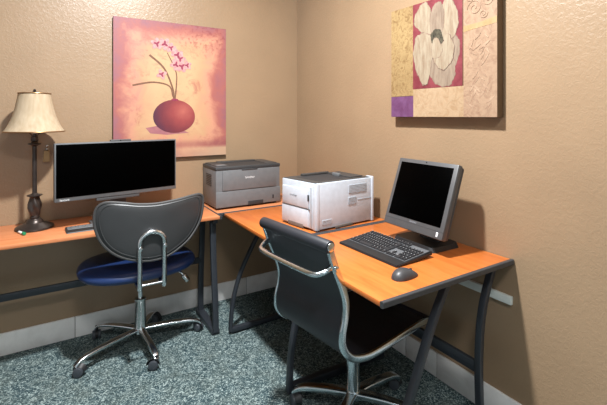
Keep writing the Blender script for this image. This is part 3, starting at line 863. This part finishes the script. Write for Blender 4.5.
def star_base(parent, angles, RR, zhub, flat, hubmat, ox=0, oy=0):
    O = V(ox, oy, 0)
    bm = NB(); lathe(bm, M=Matrix.Translation(O), n=24, prof=[(.030, zhub - .022), (.036, zhub - .016), (.036, zhub + .016), (.030, zhub + .026), (.026, zhub + .028)])
    obj('hub', bm, hubmat, parent)
    for i, a in enumerate(angles):
        R = RR[i] if isinstance(RR, list) else RR
        a = math.radians(a); d = V(math.cos(a), math.sin(a), 0)
        P = [V(0, 0, zhub + .004) + d * .026, V(0, 0, zhub + .008) + d * R * .45, V(0, 0, zhub + .004) + d * R * .8, V(0, 0, zhub - .008) + d * R * .97, V(0, 0, zhub - .028) + d * R * 1.04]
        P = [p + O for p in spline(P, 5)]; nP = len(P)
        bm = NB(); sweep(bm, P, rrect(.022 if not flat else .030, .040 if not flat else .052, .009, 4), up=(0, 0, 1), scales=[1.0 - .35 * k / (nP - 1) for k in range(nP)])
        obj('spoke', bm, hubmat, parent)
        e = d * R * 1.02 + O
        ca = a + (1.1 if i % 2 else -.9)
        _hood['at'] = (e.x, e.y, ca)
        caster(parent, e.x, e.y, ca)

# ------------------------------------------------------------------ chair 1: vinyl task chair at the left desk
c1x, c1y = -1.262, -.325
c1 = thing('office_chair', 'chrome based office chair with a grey vinyl back and navy seat at the left desk', 'chair', (c1x, c1y, 0), 0)
star_base(c1, [205, 275, 349, 58, 138], [.372, .31, .345, .235, .29], .080, False, M['chrome'], -.006, .05)
bm = NB(); lathe(bm, [(.036, .09), (.033, .13), (.030, .252), (.033, .258), (.032, .268), (.018, .270)], 24, Matrix.Translation((-.006, .05, 0))); tag(obj('column_sleeve', bm, M['alu'], c1), 'steel grey column sleeve')
bm = NB(); lathe(bm, [(.014, .26), (.014, .445)], 20, Matrix.Translation((-.006, .05, 0))); obj('gas_lift', bm, M['chrome'], c1)
bm = NB(); box(bm, (-.085, -.13, .432), (.085, .11, .450), .004); obj('seat_plate', bm, M['blackplastic'], c1)
# seat cushion: rounded slab, wider at the front
def slab(bm, outline, z0, z1, crown, rnd, n=8):
    """soft slab between z0 and z1 from a closed outline [(x,y)]"""
    N = len(outline); cx0 = sum(p[0] for p in outline) / N; cy0 = sum(p[1] for p in outline) / N
    rows = []
    h = z1 - z0
    for k in range(9):          # side profile: half ellipse
        a = -PI / 2 + PI * k / 8
        rows.append((1 - rnd * (1 - math.cos(a)), (z0 + z1) / 2 + h / 2 * math.sin(a)))
    top = [(rows[-1][0] * s, z1 + crown * (1 - s * s)) for s in (.85, .6, .35, .12)]
    bot = [(rows[0][0] * s, z0) for s in (.12, .5, .85)]
    allr = bot + rows + top; R_ = []
    for s, z in allr:
        R_.append([bm.verts.new(V(cx0 + (x - cx0) * s, cy0 + (y - cy0) * s, z)) for x, y in outline])
    for A, B in zip(R_, R_[1:]):
        for k in range(N): bm.faces.new((A[k], A[(k + 1) % N], B[(k + 1) % N], B[k]))
    bm.faces.new(R_[0][::-1]); bm.faces.new(R_[-1])
def superell(a, b_, e, n=48, cy=0):
    o = []
    for k in range(n):
        t = 2 * PI * k / n; c, s = math.cos(t), math.sin(t)
        o.append((a * math.copysign(abs(c) ** (2 / e), c), cy + b_ * math.copysign(abs(s) ** (2 / e), s)))
    return o
bm = NB(); slab(bm, [(x - .022, y) for x, y in superell(.322, .255, 2.5, cy=.015)], .466, .524, .012, .14); obj('seat', bm, M['navy'], c1)
# U-shaped back bracket
bm = NB()
up_ = [V(-.062, -.20, .452), V(-.062, -.275, .455), V(-.062, -.300, .475), V(-.062, -.304, .60)]
arc = [V(-.062 * math.cos(a) , -.306, .70 + .056 * math.sin(a)) for a in [PI * k / 10 for k in range(11)]]
P = spline(up_, 5) + arc + [V(-p.x, p.y, p.z) for p in spline(up_, 5)[::-1]]
P = [V(p.x - .006, p.y, p.z) for p in P]
tube(bm, P, .0125, 12); obj('back_bracket', bm, M['chrome'], c1)
for sx in (-1, 1):
    bm = NB(); rod(bm, (-.006 + sx * .062, -.324, .676), (-.006 + sx * .062, -.286, .676), .012, 12, .003)
    obj('bracket_bolt', bm, M['chrome'], c1)
bm = NB(); rod(bm, (-.078, -.30, .478), (.066, -.30, .478), .006, 10); obj('cross_rod', bm, M['chrome'], c1)
# backrest
oc = [(-1.538, .849), (-1.524, .900), (-1.486, .922), (-1.409, .914), (-1.333, .900), (-1.24, .894), (-1.13, .902), (-1.034, .914), (-.989, .912), (-.972, .877), (-.988, .775), (-1.040, .693), (-1.101, .644), (-1.186, .603), (-1.28, .595), (-1.371, .616), (-1.445, .654), (-1.500, .711), (-1.530, .781)]
ol = [(p.x, p.y) for p in spline([V(x - c1x, z, 0) for x, z in oc], 4, True)]
N = len(ol); mx = sum(p[0] for p in ol) / N; mz = sum(p[1] for p in ol) / N
def backy(x): return -.272 + .55 * (x - .01) ** 2
bm = NB(); rings = []
for s, dy in [(.10, -.020), (.35, -.020), (.6, -.019), (.8, -.0175), (.92, -.014), (.985, -.008), (1, 0), (.985, .010), (.92, .020), (.8, .026), (.6, .029), (.35, .030), (.10, .030)]:
    rings.append([bm.verts.new(V(mx + (x - mx) * s, backy(mx + (x - mx) * s) + dy, mz + (z - mz) * s)) for x, z in ol])
for A, B in zip(rings, rings[1:]):
    for k in range(N): bm.faces.new((A[k], A[(k + 1) % N], B[(k + 1) % N], B[k]))
bm.faces.new(rings[0]); bm.faces.new(rings[-1][::-1])
bk = obj('backrest', bm, M['vinyl'], c1, angle=60)
bm = NB(); tube(bm, [V(mx + (x - mx) * .995, backy(mx + (x - mx) * .995) - .004, mz + (z - mz) * .995) for x, z in ol], .0085, 8, True); tag(obj('edge_welt', bm, M['piping'], bk), 'lighter grey welt round the backrest')
bm = NB(); tube(bm, [V(mx + (x - mx) * .915, backy(mx + (x - mx) * .915) - .0145, mz + (z - mz) * .90) for x, z in ol], .0028, 6, True); obj('stitched_seam', bm, M['vinyl'], bk)
# height lever under the right of the seat
bm = NB(); tube(bm, spline([V(.07, -.03, .44), V(.16, -.06, .435), V(.20, -.085, .425), V(.215, -.095, .405)], 5), .006, 10); lv = obj('lever', bm, M['chrome'], c1)
bm = NB(); rod(bm, (.212, -.094, .412), (.238, -.108, .372), .016, 16, .007); obj('lever_knob', bm, M['alu'], lv)

# ------------------------------------------------------------------ chair 2: ribbed conference chair at the right desk
c2x, c2y, c2r = -.528, -1.392, math.radians(7 - 90)
c2 = thing('office_chair', 'black sling office chair with chrome rails and back handle at the near desk', 'chair', (c2x, c2y, 0), c2r)
# local: +y forward, +x to the sitter's right ; side profile (s = y, z)
prof = [(-.350, .885), (-.318, .80), (-.282, .72), (-.262, .655), (-.266, .595), (-.280, .54), (-.276, .485), (-.235, .435), (-.165, .408), (-.08, .402), (.08, .412), (.22, .420), (.285, .412)]
PS = spline([V(0, s, z) for s, z in prof], 7)
def normals(P):
    out = []
    for i in range(len(P)):
        t = (P[min(i + 1, len(P) - 1)] - P[max(i - 1, 0)]).normalized()
        out.append(V(0, -t.z, t.y) if True else None)
    return out
NS = normals(PS)    # points to the sitter's side (up / forward)
for i, nn in enumerate(NS):
    if i < 40 and nn.y < 0 and nn.z < 0: NS[i] = -nn
HW = .213
bm = NB()
th = .013
# sling: swept sheet with ribs on the sitter's side
F0 = []; F1 = []; S = 0
for i, p in enumerate(PS):
    if i: S += (PS[i] - PS[i - 1]).length
    rib = .004 * abs(math.sin(S * PI / .052)) ** .6
    t = (PS[min(i + 1, len(PS) - 1)] - PS[max(i - 1, 0)]).normalized()
    nrm = V(0, t.z * -1, t.y)     # left normal of travel direction
    # travel goes down then forward: the sitter's side is to the left -> (+y on the back, +z on the seat)
    nrm = V(0, -t.z, t.y)
    F0.append([bm.verts.new(p + V(x, 0, 0) + nrm * (.002 + rib)) for x in (-HW + .006, -HW * .5, 0, HW * .5, HW - .006)])
    F1.append([bm.verts.new(p + V(x, 0, 0) - nrm * .008) for x in (-HW + .006, -HW * .5, 0, HW * .5, HW - .006)])
n = len(PS)
for i in range(n - 1):
    for k in range(4):
        bm.faces.new((F0[i][k], F0[i][k + 1], F0[i + 1][k + 1], F0[i + 1][k]))
        bm.faces.new((F1[i][k], F1[i + 1][k], F1[i + 1][k + 1], F1[i][k + 1]))
    for k in (0, 4):
        bm.faces.new((F0[i][k], F0[i + 1][k], F1[i + 1][k], F1[i][k]))
for i in (0, n - 1):
    for k in range(4): bm.faces.new((F0[i][k], F1[i][k], F1[i][k + 1], F0[i][k + 1]))
obj('sling_seat', bm, M['blackleather'], c2, angle=50)
for sx in (-1, 1):
    bm = NB()
    sweep(bm, [V(sx * (HW + .003), p.y, p.z) for p in PS], rrect(.016, .030, .006, 3), up=(1, 0, 0))
    obj('side_rail', bm, M['satin'], c2)
def roller(y, z, r, nm):
    bm = NB(); rod(bm, (-HW - .012, y, z), (HW + .012, y, z), r, 24, .005); o = obj(nm, bm, M['blackleather'], c2)
    for sx in (-1, 1):
        bm = NB(); rod(bm, (sx * (HW + .0115), y, z), (sx * (HW + .0165), y, z), r * .72, 20, .0015); tag(obj('end_cap', bm, M['satin'], o), 'chrome end cap')
roller(-.350, .886, .024, 'head_roll')
roller(.292, .408, .018, 'front_roll')
# chrome handle behind the back
bm = NB()
hp = [V(-HW + .004, -.326, .805), V(-HW + .004, -.345, .800), V(-HW + .014, -.372, .788), V(-HW + .05, -.392, .782), V(0, -.394, .780)]
hp = spline(hp, 6); hp = hp + [V(-p.x, p.y, p.z) for p in hp[::-1][1:]]
sweep(bm, hp, [(x * .9, y) for x, y in circ(.012, 12)]); obj('back_handle', bm, M['satin'], c2)
for sx in (-1, 1):
    bm = NB(); rod(bm, (sx * (HW - .006), -.322, .80), (sx * (HW + .020), -.322, .80), .011, 14, .003)
    obj('handle_bolt', bm, M['satin'], c2)
# under-seat mechanism
bm = NB(); box(bm, (-.07, -.12, .355), (.07, .10, .385), .006)
for sy in (-.10, .08):
    sweep(bm, [V(-HW, sy, .398), V(-.09, sy, .375), V(.09, sy, .375), V(HW, sy, .398)], rrect(.014, .03, .004, 2), up=(0, 0, 1))
obj('tilt_mechanism', bm, M['blackplastic'], c2)
bm = NB(); rod(bm, (.06, 0, .365), (.175, .02, .362), .006, 10); obj('lever', bm, M['blackplastic'], c2)
bm = NB(); lathe(bm, [(.031, .09), (.030, .365)], 24); obj('column', bm, M['satin'], c2)
a0 = -math.degrees(c2r)
star_base(c2, [138 + a0, 54 + a0, 0 + a0, -54 + a0, -146 + a0], [.272, .225, .275, .275, .275], .078, True, M['satin'])

# ------------------------------------------------------------------ lights
def area(name, loc, size, power, target, col=(1, 1, 1), spread=180):
    L = bpy.data.lights.new(name, 'AREA'); L.shape = 'DISK'; L.size = size; L.energy = power; L.color = col; L.spread = math.radians(spread)
    o = bpy.data.objects.new(name, L); COL.objects.link(o); o.location = loc
    o.rotation_euler = (Vector(target) - Vector(loc)).to_track_quat('-Z', 'Y').to_euler()
    return o
LC = (.97, .985, 1.0)
area('ceiling_lamp', (-1.2, -1.52, CZ - .06), .14, 112, (-1.2, -1.52, 0), LC)
area('ceiling_lamp', (-1.6, -3.2, CZ - .06), .5, 30, (-1.6, -3.2, 0), LC)
w = bpy.data.worlds.new('world'); SC.world = w; w.use_nodes = True
w.node_tree.nodes['Background'].inputs[0].default_value = (.9, .95, 1, 1); w.node_tree.nodes['Background'].inputs[1].default_value = .3

# ------------------------------------------------------------------ camera
F_PX, Y0, YAW, H = 401., 115.5, math.radians(31.8), 1.37
cam = bpy.data.cameras.new('camera'); co = bpy.data.objects.new('camera', cam); COL.objects.link(co)
cam.sensor_fit = 'HORIZONTAL'; cam.sensor_width = 36; cam.lens = 36 * F_PX / 607
cam.shift_y = (Y0 - 202.5) / 607
co.location = (-1.707, -2.855, H); co.rotation_euler = (PI / 2, 0, -YAW)
cam.clip_start = .05
SC.camera = co
SC.view_settings.view_transform = 'Standard'; SC.view_settings.look = 'None'
SC.view_settings.gamma = 1; SC.view_settings.use_curve_mapping = False
SC.view_settings.exposure = 0.30
